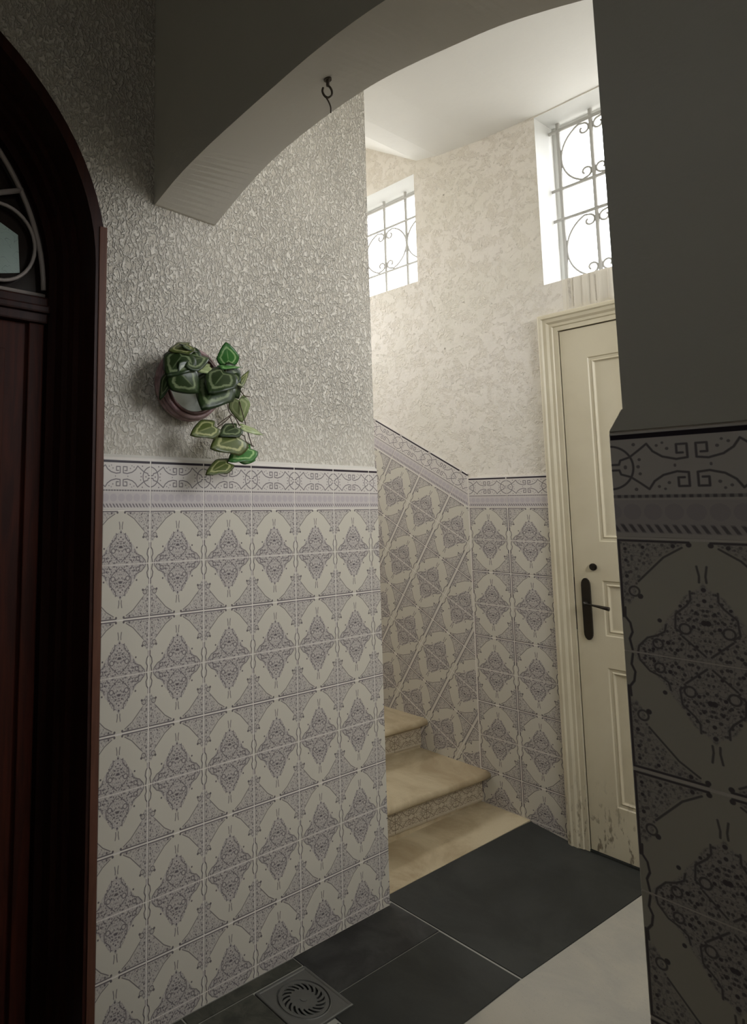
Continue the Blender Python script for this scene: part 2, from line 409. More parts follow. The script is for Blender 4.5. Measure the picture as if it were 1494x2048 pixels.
# back wall with door and two window openings
def holed_wall(bm, x0, x1, z0, z1, holes, yf, yb):
    xs = sorted({x0, x1, *[h[0] for h in holes], *[h[1] for h in holes]}); zs = sorted({z0, z1, *[h[2] for h in holes], *[h[3] for h in holes]})
    inh = lambda x, z: any(h[0] < x < h[1] and h[2] < z < h[3] for h in holes)
    for y in (yf, yb):
        g = {}
        V = lambda x, z: g.setdefault((x, z), bm.verts.new((x, y, z))) if (x, z) not in g else g[(x, z)]
        for a, b in zip(xs, xs[1:]):
            for c, d in zip(zs, zs[1:]):
                if not inh((a+b)/2, (c+d)/2): bm.faces.new([V(a, c), V(b, c), V(b, d), V(a, d)])
    for h in holes:
        a, b, c, d = h
        for p, q in (((a, c), (a, d)), ((a, d), (b, d)), ((b, d), (b, c)), ((b, c), (a, c))):
            if p[1] == q[1] == z0: continue
            f = bm.faces.new([bm.verts.new(v) for v in ((p[0], yf, p[1]), (q[0], yf, q[1]), (q[0], yb, q[1]), (p[0], yb, p[1]))]); f.material_index = 1
    for p, q in (((x0, z0), (x0, z1)), ((x0, z1), (x1, z1)), ((x1, z1), (x1, z0))):
        bm.faces.new([bm.verts.new(v) for v in ((p[0], yf, p[1]), (q[0], yf, q[1]), (q[0], yb, q[1]), (p[0], yb, p[1]))])
W1 = (-1.18, -0.513, 2.755, 3.398); W2 = (0.203, 1.03, 2.532, 3.386); DR = (0.215, 1.10, 0.0, 2.335)
bm = bmesh.new(); WB = BY+.010
holed_wall(bm, -1.9, 2.5, 0.0, 4.5, [W1, W2, DR], WB, WB+.25)
wall_back = struct(from_bm('wall_back', bm, [M_trowel, M_reveal]))

# arch wall between the entrance hall and the stair hall, with the tiled pier on the right
def lerp(L, x):
    for (a, b), (c, d) in zip(L, L[1:]):
        if a <= x <= c: return b+(d-b)*(x-a)/(c-a)
    return L[-1][1]
def smoothpts(L, n):
    P = bez([(a, b, 0) for a, b in L], n); return [(p.x, p.y) for p in P]
near = smoothpts([(0, 2.452), (.131, 2.489), (.265, 2.512), (.409, 2.528), (.576, 2.542), (.74, 2.552), (.918, 2.546), (1.08, 2.520), (1.22, 2.485), (1.339, 2.452)], 6)
far = smoothpts([(0, 2.443), (.189, 2.515), (.335, 2.553), (.506, 2.573), (.669, 2.578), (.786, 2.569), (.929, 2.546), (1.053, 2.522), (1.161, 2.490), (1.233, 2.465), (1.339, 2.430)], 6)
PX = 1.339; AY0, AY1 = .010, .250
bm = bmesh.new()
xs = [PX*k/60 for k in range(61)]
def col4(x):
    return [bm.verts.new((x, AY0, lerp(near, x))), bm.verts.new((x, AY1, lerp(far, x))), bm.verts.new((x, AY1, 3.6)), bm.verts.new((x, AY0, 3.6))]
prev = None
first = col4(W0-.02)
for v, z in zip(first[:2], (2.452, 2.443)): v.co.z = z
prev = first; bm.faces.new(first)
for x in xs:
    c = col4(x)
    for i in range(4):
        j = (i+1) % 4; f = bm.faces.new([prev[i], prev[j], c[j], c[i]])
        if i == 0: f.material_index = 1
    prev = c
fz = bm.verts.new((PX, AY0, 0)); bz = bm.verts.new((PX, AY1, 0))
rf = [bm.verts.new(v) for v in ((2.5, AY0, 0), (2.5, AY1, 0), (2.5, AY1, 3.6), (2.5, AY0, 3.6))]
bm.faces.new([prev[0], prev[1], bz, fz])
bm.faces.new([fz, rf[0], rf[3], prev[3], prev[0]]); bm.faces.new([bz, prev[1], prev[2], rf[2], rf[1]])
bm.faces.new([prev[3], rf[3], rf[2], prev[2]]); bm.faces.new(rf)
for f in bm.faces:
    if all(v.co.y > AY1-.001 for v in f.verts): f.material_index = 2  # unseen far face made white to bounce light onto the back wall
wall_front = struct(from_bm('wall_front', bm, [M_dim, M_smooth, M_ceil]))

# unseen enclosure of the two halls, with openings added to brighten them
bm = bmesh.new()
for a, b in (((2.5, -2.7, 0), (2.7, -1.85, 3.6)), ((2.5, -1.85, 0), (2.7, -1.35, 2.05)), ((2.5, -1.85, 2.55), (2.7, -1.35, 3.6)),
             ((2.5, -1.35, 0), (2.7, .45, 3.6)), ((2.5, .45, 0), (2.7, 1.65, 2.1)), ((2.5, .45, 3.2), (2.7, 1.65, 4.5)), ((2.5, 1.65, 0), (2.7, 2.4, 4.5))):
    box(bm, a, b)
struct(from_bm('wall_right', bm, M_ceil))  # unseen wall given the white ceiling paint for more bounce light
bm = bmesh.new(); box(bm, (-.24, -2.9, 0), (2.7, -2.7, 3.6)); struct(from_bm('wall_rear', bm, M_dim))
bm = bmesh.new(); box(bm, (-1.9, .95, 0), (-.24, 1.05, 4.5)); box(bm, (-2.0, .95, 0), (-1.9, 2.3, 2.5)); box(bm, (-2.0, .95, 3.6), (-1.9, 2.3, 4.5)); struct(from_bm('wall_stair', bm, M_smooth))  # gap in the end wall is an added opening for extra daylight
# ceilings
bm = bmesh.new()
prof = [(2.5, 3.392), (.25, 3.392), (.2, 3.395), (-.10, 3.408), (-.35, 3.437), (-.49, 3.470), (-.56, 3.515), (-1.9, 4.42), (-1.9, 4.55), (2.5, 4.55)]
prism(bm, prof, 'Y', .25, WB)
ceil = struct(from_bm('ceiling', bm, M_ceil))
bm = bmesh.new(); box(bm, (-.24, -2.7, 3.4), (2.5, .01, 3.6)); struct(from_bm('ceiling', bm, M_dim))

# ------------------------------------------------------------------ floor
bm = bmesh.new(); box(bm, (-2.0, -2.9, -.14), (2.7, 2.55, -.0030))
floor = struct(from_bm('floor', bm, M_joint))
def fslab(name, poly, mat, top=0.0, zf=None, parent=floor, th=.016):
    bm = bmesh.new()
    n = len(poly)
    cx = sum(p[0] for p in poly)/n; cy = sum(p[1] for p in poly)/n
    zf_ = zf or (lambda x, y: top)
    base = min(zf_(x, y) for x, y in poly)
    ins = []
    for x, y in poly:
        d = Vector((cx-x, cy-y)); l = d.length; d = d/l*.0022; ins.append((x+d.x, y+d.y))
    A = [bm.verts.new((x, y, -.018)) for x, y in poly]; B = [bm.verts.new((x, y, zf_(x, y)-.0015)) for x, y in poly]
    Cc = [bm.verts.new((x, y, zf_(x, y))) for x, y in ins]
    bm.faces.new(A[::-1]); bm.faces.new(Cc)
    for i in range(n):
        j = (i+1) % n; bm.faces.new([A[i], A[j], B[j], B[i]]); bm.faces.new([B[i], B[j], Cc[j], Cc[i]])
    return from_bm(name, bm, mat, parent)
J = .0018
ramp = lambda x, y: max(0, .032*(1-(x+.02)/.25)) * min(1, max(0, (y-1.07)/.9)) if x < .23 else 0.0
def rect(x0, y0, x1, y1): return [(x0+J, y0+J), (x1-J, y0+J), (x1-J, y1-J), (x0+J, y1-J)]
E_ = .50
# big slab in front of the door, slightly fallen towards the drain
bm = bmesh.new(); nx, ny = 14, 14; g = []
for j in range(ny+1):
    for i in range(nx+1):
        fy = j/ny; y = 1.074+J+(2.075-1.074-2*J)*fy; x0 = -.046+.044*fy; x1 = .497+.035*fy
        x = x0+(x1-x0)*i/nx; g.append(bm.verts.new((x, y, ramp(x, y))))
for j in range(ny):
    for i in range(nx):
        a = j*(nx+1)+i; bm.faces.new([g[a], g[a+1], g[a+nx+2], g[a+nx+1]])
ext = bmesh.ops.extrude_edge_only(bm, edges=[e for e in bm.edges if e.is_boundary])
for v in [v for v in ext['geom'] if isinstance(v, bmesh.types.BMVert)]: v.co.z = -.018
from_bm('floor_slab', bm, M_slab, floor)
fslab('floor_slab', rect(.2, .48, .498, 1.068), M_slab)
fslab('floor_slab', rect(-.01, .56, .2, 1.07), M_damp)
fslab('floor_slab', rect(.28, -.14, .497, .476), M_slab)
fslab('floor_slab', rect(.28, -.76, .494, -.144), M_slab)
fslab('floor_slab', rect(0, .12, .045, .56), M_cement, 0)
fslab('floor_slab', rect(.0, -.22, .28, .118), M_cement, 0)
fslab('floor_slab', rect(.045, .12, .28, .35), M_cement, 0)
fslab('floor_slab', rect(.0, -.76, .28, -.22), M_cement, 0)
fslab('floor_slab', [(-.24, -2.7), (.494, -2.7), (.494, -.764), (-.24, -.764)], M_cement, 0)
# beige landing and white hall floor
landing = fslab('landing_slab', [(-.46, 1.05), (-.049, 1.05), (-.046, 1.074), (-.004, 2.072), (-.46, 2.072)], M_beige, 0,
      zf=lambda x, y: .002+.034*min(1, max(0, (y-1.07)/.9)))
landing['label'] = 'pale beige stone landing slab'
hall = fslab('hall_floor', [(.5, -2.7), (2.5, -2.7), (2.5, 2.075), (.535, 2.075), (.5, 1.07)], M_white, .0005)
hall['label'] = 'large white terrazzo field'

# ------------------------------------------------------------------ wall tiles
TT = .009
def tile_mesh(name, poly, mat, flip=False):
    """poly in unit-local coordinates, CCW; a thin slab with an eased edge, front at z = 0"""
    bm = bmesh.new(); n = len(poly)
    cx = sum(p[0] for p in poly)/n; cy = sum(p[1] for p in poly)/n
    ins = []
    for i, (x, y) in enumerate(poly):
        d = Vector((cx-x, cy-y)); d = d/max(d.length, 1e-6)*.0012; ins.append((x+d.x, y+d.y))
    A = [bm.verts.new((x, y, -TT)) for x, y in poly]; B = [bm.verts.new((x, y, -.0012)) for x, y in poly]
    C = [bm.verts.new((x, y, 0)) for x, y in ins]
    bm.faces.new(C); bm.faces.new(A[::-1])
    for i in range(n):
        j = (i+1) % n; bm.faces.new([A[i], A[j], B[j], B[i]]); bm.faces.new([B[i], B[j], C[j], C[i]])
    me = bpy.data.meshes.new(name); bmesh.ops.recalc_face_normals(bm, faces=bm.faces); bm.to_mesh(me); bm.free()
    me.materials.append(mat); return me
def clip(poly, a, b, c):
    """keep a*x+b*y+c >= 0"""
    out = []; n = len(poly)
    for i in range(n):
        p, q = poly[i], poly[(i+1) % n]; dp = a*p[0]+b*p[1]+c; dq = a*q[0]+b*q[1]+c
        if dp >= 0: out.append(p)
        if dp*dq < 0:
            t = dp/(dp-dq); out.append((p[0]+t*(q[0]-p[0]), p[1]+t*(q[1]-p[1])))
    return out
def area(p): return abs(sum(p[i][0]*p[(i+1) % len(p)][1]-p[(i+1) % len(p)][0]*p[i][1] for i in range(len(p)))/2) if len(p) > 2 else 0
GX = .0017
half = {1: [(-HW+GX, .0009), (HW-GX, .0009), (HW-GX, TH-GX), (-HW+GX, TH-GX)],
        -1: [(-HW+GX, -TH+GX), (HW-GX, -TH+GX), (HW-GX, -.0009), (-HW+GX, -.0009)]}
frz = [(-HW+GX, .0), (HW-GX, .0), (HW-GX, FH), (-HW+GX, FH)]
cache = {}
def place_tile(parent, name, key, poly, mat, M, clips):
    """M: matrix from unit-local (x right, y up, z out) to world; clips: half-planes in wall coords as functions of local"""
    p = list(poly); cut = False
    for (a, b, c) in clips:
        # wall coords (s,z) = R*(x,y)+T
        R, T = M
        a2 = a*R[0][0]+b*R[1][0]; b2 = a*R[0][1]+b*R[1][1]; c2 = a*T[0]+b*T[1]+c
        q = clip(p, a2, b2, c2)
        if len(q) != len(p) or any(abs(u[0]-v[0])+abs(u[1]-v[1]) > 1e-9 for u, v in zip(p, q)): cut = True
        p = q
    if area(p) < 2.5e-4: return None, None
    if not cut:
        if key not in cache: cache[key] = tile_mesh(name, p, mat)
        return cache[key], cut
    return tile_mesh(name, p, mat), cut
def tile_wall(parent, frame, units, clips):
    """frame: (origin, s axis, n axis) of the wall plane; units: list of (kind, s, z, angle)"""
    org, sx, nx = frame; zx = Vector((0, 0, 1))
    for kind, s, z, ang in units:
        c, d = math.cos(ang), math.sin(ang); R = ((c, -d), (d, c)); T = (s, z)
        if kind == 'F': key, poly, mat, nm = 'F', frz, M_frieze, 'frieze_tile'
        else: key, poly, mat, nm = kind, half[kind], M_tile, 'wall_tile'
        me, cut = place_tile(parent, nm, key, poly, mat, (R, T), clips)
        if me is None: continue
        o = bpy.data.objects.new(nm, me); COL.objects.link(o); o.parent = parent
        xa = sx*c + zx*d; ya = -sx*d + zx*c
        jig = random.uniform(-.0003, .0003)
        mm = Matrix((xa, ya, nx)).transposed().to_4x4(); mm.translation = org + sx*s + zx*z + nx*jig
        o.matrix_world = mm
        o.matrix_parent_inverse = Matrix.Identity(4)
        if kind == 'F': FRZ.append(o)
FRZ = []
# left wall: seen from +X, s axis = +Y
R0 = 9*TH+.0355
U = []
cols = [-1, 0, 1, 2, 3, 4, 5]
for i in cols:
    sc = (i+.5)*.2*1.0
    for k in range(5):
        zc = R0-TH-2*TH*k
        U += [(1, sc, zc, 0), (-1, sc, zc, 0)]
    U.append(('F', sc, R0+.001, 0))
# column pitch on this wall is 0.2 m
# helper: tiles of 0.2 m pitch use their own mesh widths
def set_pitch(p):
    global half, frz, cache
    h = p/2; cache = {}
    half = {1: [(-h+GX, .0009), (h-GX, .0009), (h-GX, TH-GX), (-h+GX, TH-GX)],
            -1: [(-h+GX, -TH+GX), (h-GX, -TH+GX), (h-GX, -.0009), (-h+GX, -.0009)]}
    frz = [(-h+GX, .0), (h-GX, .0), (h-GX, FH), (-h+GX, FH)]
set_pitch(.2)
tile_wall(wall_left, (Vector((0, 0, 0)), Vector((0, 1, 0)), Vector((1, 0, 0))), U,
          [(1, 0, .160), (-1, 0, 1.049), (0, 1, -.002)])
def backing(parent, pts, axis, a, b, mat=M_grout, name='grout_bed'):
    bm = bmesh.new(); prism(bm, pts, axis, a, b); return from_bm(name, bm, mat, parent)
ZT = R0+.001+FH
backing(wall_left, [(-.160, 0), (1.049, 0), (1.049, ZT+.006), (-.160, ZT+.006)], 'X', W0-.004, -.0010)
set_pitch(TW)
# back wall, straight part (s axis = +X, normal -Y)
B0 = 1.4699; FX = -.2495
U = []
for i in range(2):
    sc = -.2454+(i+.5)*TW
    for k in range(5):
        zc = B0-TH-2*TH*k
        U += [(1, sc, zc, 0), (-1, sc, zc, 0)]
    U.append(('F', sc, B0+.001, 0))
bf = (Vector((0, BY, 0)), Vector((1, 0, 0)), Vector((0, -1, 0)))
tile_wall(wall_back, bf, U, [(1, 0, -FX-.001), (-1, 0, .174), (0, 1, -.02)])
ZB = B0+.001+FH
backing(wall_back, [(FX, 0), (.176, 0), (.176, ZB+.004), (FX, ZB+.004)], 'Y', BY+.0010, WB+.002)
# raking part above the stair
TH0 = math.radians(30.4); ca, sa = math.cos(TH0), math.sin(TH0)
UU = lambda u, n: (-ca*u+sa*n, sa*u+ca*n)      # (u up the slope, n normal) -> (x, z)
n0 = sa*FX+ca*(B0)                                # frieze foot line through the fold
U = []
for k in range(-4, 9):
    u = .434+.1095+.217*k-.217+.0
    for r in range(0, 7):
        n = n0-TH-2*TH*r
        x, z = UU(u, n)
        U += [(1, x, z, -TH0), (-1, x, z, -TH0)]
    x, z = UU(u, n0+.001)
    U.append(('F', x, z, -TH0))
set_pitch(.217)
tile_wall(wall_back, bf, U, [(-1, 0, FX-.001), (1, 0, 1.75), (0, 1, -.02),
                             ])
set_pitch(TW)
pA = UU(0, 0)
zf0 = ZB+.004
backing(wall_back, [(-1.75, 0), (FX, 0), (FX, zf0), (-1.75, zf0+(-FX-(-1.75)+2*FX)*math.tan(TH0))], 'Y', BY+.0010, WB+.002)
# pier on the right: s axis = +X, normal -Y, plane Y = 0
P0 = 1.4335; PE = 1.3205; PS = TH/ .1593
U = []
for i in range(0, 3):
    sc = PE+(i+.5)*TW
    for k in range(5):
        zc = P0-TH-2*TH*k
        U += [(1, sc, zc, 0), (-1, sc, zc, 0)]
    U.append(('F', sc, P0+.001, 0))
tile_wall(wall_front, (Vector((0, 0, 0)), Vector((1, 0, 0)), Vector((0, -1, 0))), U, [(1, 0, -PE), (0, 1, -.002)])
ZP = P0+.001+FH
backing(wall_front, [(PE+.003, 0), (PE+3*TW, 0), (PE+3*TW, ZP+.004), (PE+.003, ZP+.004)], 'Y', .0010, AY0+.002)
# tiled cheek of the pier (return towards the stair hall)
bm = bmesh.new(); box(bm, (PE+.001, .004, 0), (PX+.002, AY1, ZP+.004)); from_bm('grout_bed', bm, M_grout, wall_front)
# plaster lip over the pier tiles
bm = bmesh.new(); prism(bm, [(PE+.004, ZP+.003), (2.4, ZP+.003), (2.4, ZP+.034), (PX+.004, ZP+.034)], 'Y', -.004, AY0+.003); from_bm('plaster_lip', bm, M_dim, wall_front)
# smooth plaster lip above the left wall tiles
bm = bmesh.new()
L = [(W0-.002, ZT+.004), (-.002, ZT+.004), (-.004, ZT+.008), (W0-.002, ZT+.018)]
A = [bm.verts.new((x, -.160, z)) for x, z in L]; B = [bm.verts.new((x, 1.048, z)) for x, z in L]
bm.faces.new(A); bm.faces.new(B[::-1])
for i in range(4): bm.faces.new([A[(i+1) % 4], A[i], B[i], B[(i+1) % 4]])
from_bm('plaster_lip', bm, M_smooth, wall_left)

# vertical trowel streaks in the plaster under the large window
bm = bmesh.new(); nx = 120; g = []
rnd = random.Random(3); hs = []; h = 0
for i in range(nx+1):
    h = .6*h + rnd.uniform(-.0035, .0035); hs.append(h*1.5)
x0, x1 = .285, 1.0
for j, z in enumerate((2.385, 2.40, 2.52, 2.534)):
    for i in range(nx+1):
        e = 0 if j in (0, 3) or i in (0, nx) else 1
        g.append(bm.verts.new((x0+(x1-x0)*i/nx+.002*math.sin(z*40+i), WB+.001-(.0045+hs[i])*e, z)))
for j in range(3):
    for i in range(nx):
        a = j*(nx+1)+i; bm.faces.new([g[a], g[a+1], g[a+nx+2], g[a+nx+1]])
from_bm('streaked_plaster', bm, paint('streaked_plaster_paint', srgb(226, 219, 204), 20, .001), wall_back, True)

# ------------------------------------------------------------------ stair
steps = []
RZ = [.036, .190, .350, .515, .680, .845, 1.01, 1.175]
XR = [(-.292, -.242), (-.640, -.596), (-.965, -.93), (-1.29, -1.27), (-1.6, -1.6)]   # riser x at near side / wall side
stair = empty('staircase', (-.25, 1.55, 0), 'beige stone staircase with patterned tile risers climbing left behind the tiled wall', 'stairs')
for k in range(4):
    zt = RZ[k+1]; (xa, xb) = XR[k]; xe = min(XR[k+1])-.04
    e = stair; inv = Matrix.Translation(-Vector(e.location))
    y0, y1 = 1.052, BY-.0005
    # tread with rounded nosing
    nose = .048; th = .036; pr = []
    for q in range(9):
        a = math.pi/2-math.pi*q/8; pr.append((nose-.018+.018*math.cos(a)*1.0, zt-.018+.018*math.sin(a)))
    bm = bmesh.new(); rows = []
    for t in [i/12 for i in range(13)]:
        y = y0+(y1-y0)*t; xr = xa+(xb-xa)*t
        wav = .0015*math.sin(9*t+k)
        ring = [(xe, y, zt)] + [(xr+p+wav, y, z) for p, z in pr] + [(xe, y, zt-th)]
        rows.append([bm.verts.new(p) for p in ring])
    for A, B in zip(rows, rows[1:]):
        for i in range(len(A)):
            j = (i+1) % len(A); f = bm.faces.new([A[i], A[j], B[j], B[i]]); f.smooth = 0 < i < len(A)-2
    bm.faces.new(rows[0]); bm.faces.new(rows[-1][::-1])
    o = from_bm('tread', bm, M_beige, e); o.data.transform(inv); tread = o
    # body with cement riser
    bm = bmesh.new(); zb = RZ[k]-.04
    vs = [bm.verts.new(v) for v in ((xa-.008, y0, zb), (xb-.008, y1, zb), (xe, y1, zb), (xe, y0, zb), (xa-.008, y0, zt-th), (xb-.008, y1, zt-th), (xe, y1, zt-th), (xe, y0, zt-th))]
    for f in ((0, 3, 2, 1), (4, 5, 6, 7), (0, 1, 5, 4), (1, 2, 6, 5), (2, 3, 7, 6), (3, 0, 4, 7)): bm.faces.new([vs[i] for i in f])
    o = from_bm('riser', bm, M_beige, e); o.data.transform(inv); riser = o
    # patterned riser tiles
    yy = y1; ln = (y1-y0); dirv = Vector((xa-xb, y0-y1, 0)).normalized(); nrm = Vector((-dirv.y, dirv.x, 0))
    if nrm.x < 0: nrm = -nrm
    base = Vector((xb, y1, zt-th-.110)); h = .098
    total = (Vector((xa, y0, 0))-Vector((xb, y1, 0))).length; nn = int(math.ceil(total/TW))
    for q in range(nn):
        a, b = q*TW+.001, min((q+1)*TW-.001, total-.001)
        if b-a < .02: continue
        # local x runs along +Y (right-handed with outward normal)
        cxl = -(q+.5)*TW
        poly = [(-b-cxl, .001), (-a-cxl, .001), (-a-cxl, h), (-b-cxl, h)]
        me = tile_mesh('riser_tile', poly, M_riser); o = bpy.data.objects.new('riser_tile', me); COL.objects.link(o); o.parent = riser
        mm = Matrix((-dirv, Vector((0, 0, 1)), nrm)).transposed().to_4x4(); mm.translation = base - dirv*cxl + nrm*.001 - Vector(e.location)
        o.matrix_basis = mm
# ------------------------------------------------------------------ cream door in the back wall
door1 = struct(bpy.data.objects.new('door_1', None)); COL.objects.link(door1); door1.location = (.26, BY, 0)
def dpart(name, bm, mat, par=None, smooth=False):
    o = from_bm(name, bm, mat, par or door1, smooth)
    o.data.transform(Matrix.Translation(-Vector(door1.location))); return o
# casing: moulded section swept up the jamb, across the head
sec = [(0, .0), (0, .016), (.008, .024), (.020, .026), (.026, .020), (.040, .018), (.050, .010), (.062, .009), (.066, .004), (.086, .004), (.086, -.05), (0, -.05)]
def casing(bm, ox, top, ix, floor_z, side=1):
    """sec: distance inward, height off wall; legs on left / right + head mitred"""
    path = []
    L_ = []
    for d, hgt in sec: L_.append(((ox+d, WB-hgt-.008, floor_z), (ox+d, WB-hgt-.008, top-d), (ix-d, WB-hgt-.008, top-d), (ix-d, WB-hgt-.008, floor_z)))
    V = [[bm.verts.new(p) for p in l] for l in L_]
    n = len(V)
    for i in range(n):
        j = (i+1) % n
        for q in range(3): bm.faces.new([V[i][q], V[i][q+1], V[j][q+1], V[j][q]])
    bm.faces.new([v[0] for v in V]); bm.faces.new([v[3] for v in V][::-1])
bm = bmesh.new(); casing(bm, .172, 2.378, 1.14, 0.002); dpart('door_casing', bm, M_cream)
LX0, LX1, LZ0, LZ1 = .2625, 1.05, .012, 2.287; LY = BY+.006
bm = bmesh.new()
panels = [(.372, .94, 1.318, 2.150), (.383, .93, .915, 1.158), (.377, .935, .215, .790)]
# leaf with recessed fielded panels
xs_ = [LX0, .375, .94, LX1]
def leaf_face():
    zs = [LZ0, .215, .790, .915, 1.158, 1.318, 2.150, LZ1]
    for i in range(3):
        for j in range(7):
            if i == 1 and j in (1, 3, 5): continue
            bm.faces.new([bm.verts.new(p) for p in ((xs_[i], LY, zs[j]), (xs_[i+1], LY, zs[j]), (xs_[i+1], LY, zs[j+1]), (xs_[i], LY, zs[j+1]))])
    a, b = xs_[1], xs_[2]
    for c, d in ((.215, .790), (.915, 1.158), (1.318, 2.150)):
        prev = None
        for off, dep in ((0, 0), (.004, .0), (.008, .005), (.018, .006), (.024, .002), (.030, .010), (.034, .011)):
            ring = [bm.verts.new(p) for p in ((a+off, LY+dep, c+off), (b-off, LY+dep, c+off), (b-off, LY+dep, d-off), (a+off, LY+dep, d-off))]
            if prev:
                for k in range(4): bm.faces.new([prev[k], prev[(k+1) % 4], ring[(k+1) % 4], ring[k]])
            prev = ring
        bm.faces.new(prev)
leaf_face()
bmesh.ops.remove_doubles(bm, verts=bm.verts, dist=1e-5)
box(bm, (LX0, LY+.012, LZ0), (LX1, LY+.035, LZ1))
dpart('door_leaf', bm, M_cream)
bm = bmesh.new(); box(bm, (.24, LY+.036, 0.0), (1.08, LY+.05, 2.31)); dpart('door_gap', bm, M_gap)
bm = bmesh.new(); box(bm, (.2570, LY+.001, .93), (.2640, LY+.03, 1.16)); dpart('latch_plate', bm, M_gap)
# lever handle on a long back plate
bm = bmesh.new()
cxh, z0, z1, wd = .3115, .893, 1.160, .0185
pl = []
for k in range(9): a = math.pi*k/8; pl.append((cxh+wd*math.cos(a)*(1 if abs(math.cos(a)) > .01 else 0), z1-.032+.032*math.sin(a)))
for k in range(9): a = math.pi+math.pi*k/8; pl.append((cxh+wd*math.cos(a), z0+.032+.032*math.sin(a)))
fs = prism(bm, pl, 'Y', LY-.0001, LY-.006)
top = max(fs[:2], key=lambda f: -f.calc_center_median().y)
r = bmesh.ops.inset_individual(bm, faces=[top], thickness=.005)
for v in top.verts: v.co.y -= .003
plate = dpart('handle_plate', bm, M_bronze)
bm = bmesh.new(); tube(bm, [(cxh+.004, LY-.006, 1.052), (cxh+.004, LY-.035, 1.052)], .009, 12)
tube(bm, bez([(cxh+.004, LY-.035, 1.052), (cxh+.022, LY-.043, 1.051), (cxh+.060, LY-.044, 1.047), (cxh+.108, LY-.042, 1.040)], 5), .006, 10, radii=[.0078-.0035*min(1, i/6)+(.0045*max(0, (i-8)/7)) for i in range(16)])
o = from_bm('door_lever', bm, M_bronze, plate, True); o.data.transform(Matrix.Translation(-Vector(door1.location)))
bm = bmesh.new(); tube(bm, [(.347, LY+.001, 1.210), (.347, LY-.006, 1.210)], .0155, 20); tube(bm, [(.347, LY-.005, 1.210), (.347, LY-.014, 1.210)], .011, 20)
dpart('lock_cylinder', bm, M_bronze)
bm = bmesh.new(); box(bm, (.257, LY-.004, -.001), (1.10, LY+.04, .009), .002); dpart('door_sill', bm, M_slab)

# ------------------------------------------------------------------ windows with iron grilles
M_glass = bpy.data.materials.new('clear_pane'); M_glass.use_nodes = True
t = M_glass.node_tree; t.nodes.clear()
o_ = t.nodes.new('ShaderNodeOutputMaterial'); mx = t.nodes.new('ShaderNodeMixShader'); tr = t.nodes.new('ShaderNodeBsdfTransparent'); gl = t.nodes.new('ShaderNodeBsdfGlossy')
gl.inputs['Roughness'].default_value = .02; mx.inputs[0].default_value = .06
t.links.new(tr.outputs[0], mx.inputs[1]); t.links.new(gl.outputs[0], mx.inputs[2]); t.links.new(mx.outputs[0], o_.inputs[0])
def cscroll(x, zc, hh, rx, s):
    """C shaped scroll centred on the bar x; s=-1 left half, +1 right half"""
    pts = []
    for k in range(25):
        a = math.radians(68)-math.radians(136)*k/24
        pts.append((x+s*rx*math.cos(a), zc+hh*math.sin(a)/math.sin(math.radians(68))*.93))
    def curl(sign):
        c = (x+s*.036, zc+sign*(hh-.045)); out = []
        for k in range(15):
            a = math.radians(90)+(-1)*math.radians(0)
            t_ = k/14; ang = math.radians(95)-math.radians(330)*t_; rr = .030*(1-t_*.62)
            out.append((c[0]-s*rr*math.cos(ang)*1.0, c[1]+sign*rr*math.sin(ang)))
        return out
    up = curl(1)[::-1]; dnn = curl(-1)
    return up+pts+dnn
def window(name, hole, GY, vbars, hbars, scroll, vb=.0085, label=None):
    root = bpy.data.objects.new(name, None); COL.objects.link(root); struct(root); root.location = ((hole[0]+hole[1])/2, GY, hole[2])
    inv = Matrix.Translation(-Vector(root.location))
    def wp(nm, bm, mat, par=None, smooth=False):
        o = from_bm(nm, bm, mat, par or root, smooth); o.data.transform(inv); return o
    a, b, c, d = hole
    # sash frame behind the grille
    bm = bmesh.new(); w_ = .022; fy0, fy1 = GY+.030, GY+.060
    for p, q in (((a, c), (a+w_, d)), ((b-w_, c), (b, d)), ((a+w_, d-w_), (b-w_, d)), ((a+w_, c), (b-w_, c+w_*.4))):
        box(bm, (p[0], fy0, p[1]), (q[0], fy1, q[1]))
    wp('window_frame', bm, M_reveal)
    bm = bmesh.new(); box(bm, (a+w_, fy0+.012, c+w_*.4), (b-w_, fy0+.014, d-w_)); wp('pane', bm, M_glass)
    gr = None
    for x in vbars:
        bm = bmesh.new(); tube(bm, [(x, GY, c-.0), (x, GY, d)], vb, 8); wp('grille_bar', bm, M_iron)
    for z in hbars:
        bm = bmesh.new(); tube(bm, [(a, GY-.004, z), (b, GY-.004, z)], vb*.85, 8); wp('grille_bar', bm, M_iron)
    for x, zc, hh, rx in scroll:
        for s in (-1, 1):
            pts = [(p[0], GY, p[1]) for p in cscroll(x, zc, hh, rx, s) ]
            pts = [p for p in pts if a+.002 < p[0] < b-.002]
            if len(pts) < 3: continue
            runs = [[pts[0]]]
            for p, q in zip(pts, pts[1:]):
                if (Vector(p)-Vector(q)).length > .06: runs.append([])
                runs[-1].append(q)
            for rr in runs:
                if len(rr) > 2:
                    bm = bmesh.new(); tube(bm, rr, .0052, 6); wp('grille_scroll', bm, M_iron, None, True)
    return root
G2 = 2.205
window('window_2', W2, G2, [.246, .402, .558, .714, .870, 1.0], [3.346, 3.040, 2.884, 2.560],
       [(.402, 3.193, .153, .147), (.714, 3.193, .153, .147), (.402, 2.722, .160, .147), (.714, 2.722, .160, .147)], .0100)
G1 = 2.205
window('window_1', W1, G1, [-1.015, -.850, -.687, -.526], [3.360, 3.216, 2.935],
       [(-.85, 3.076, .138, .158), (-.526, 3.076, .138, .158)])

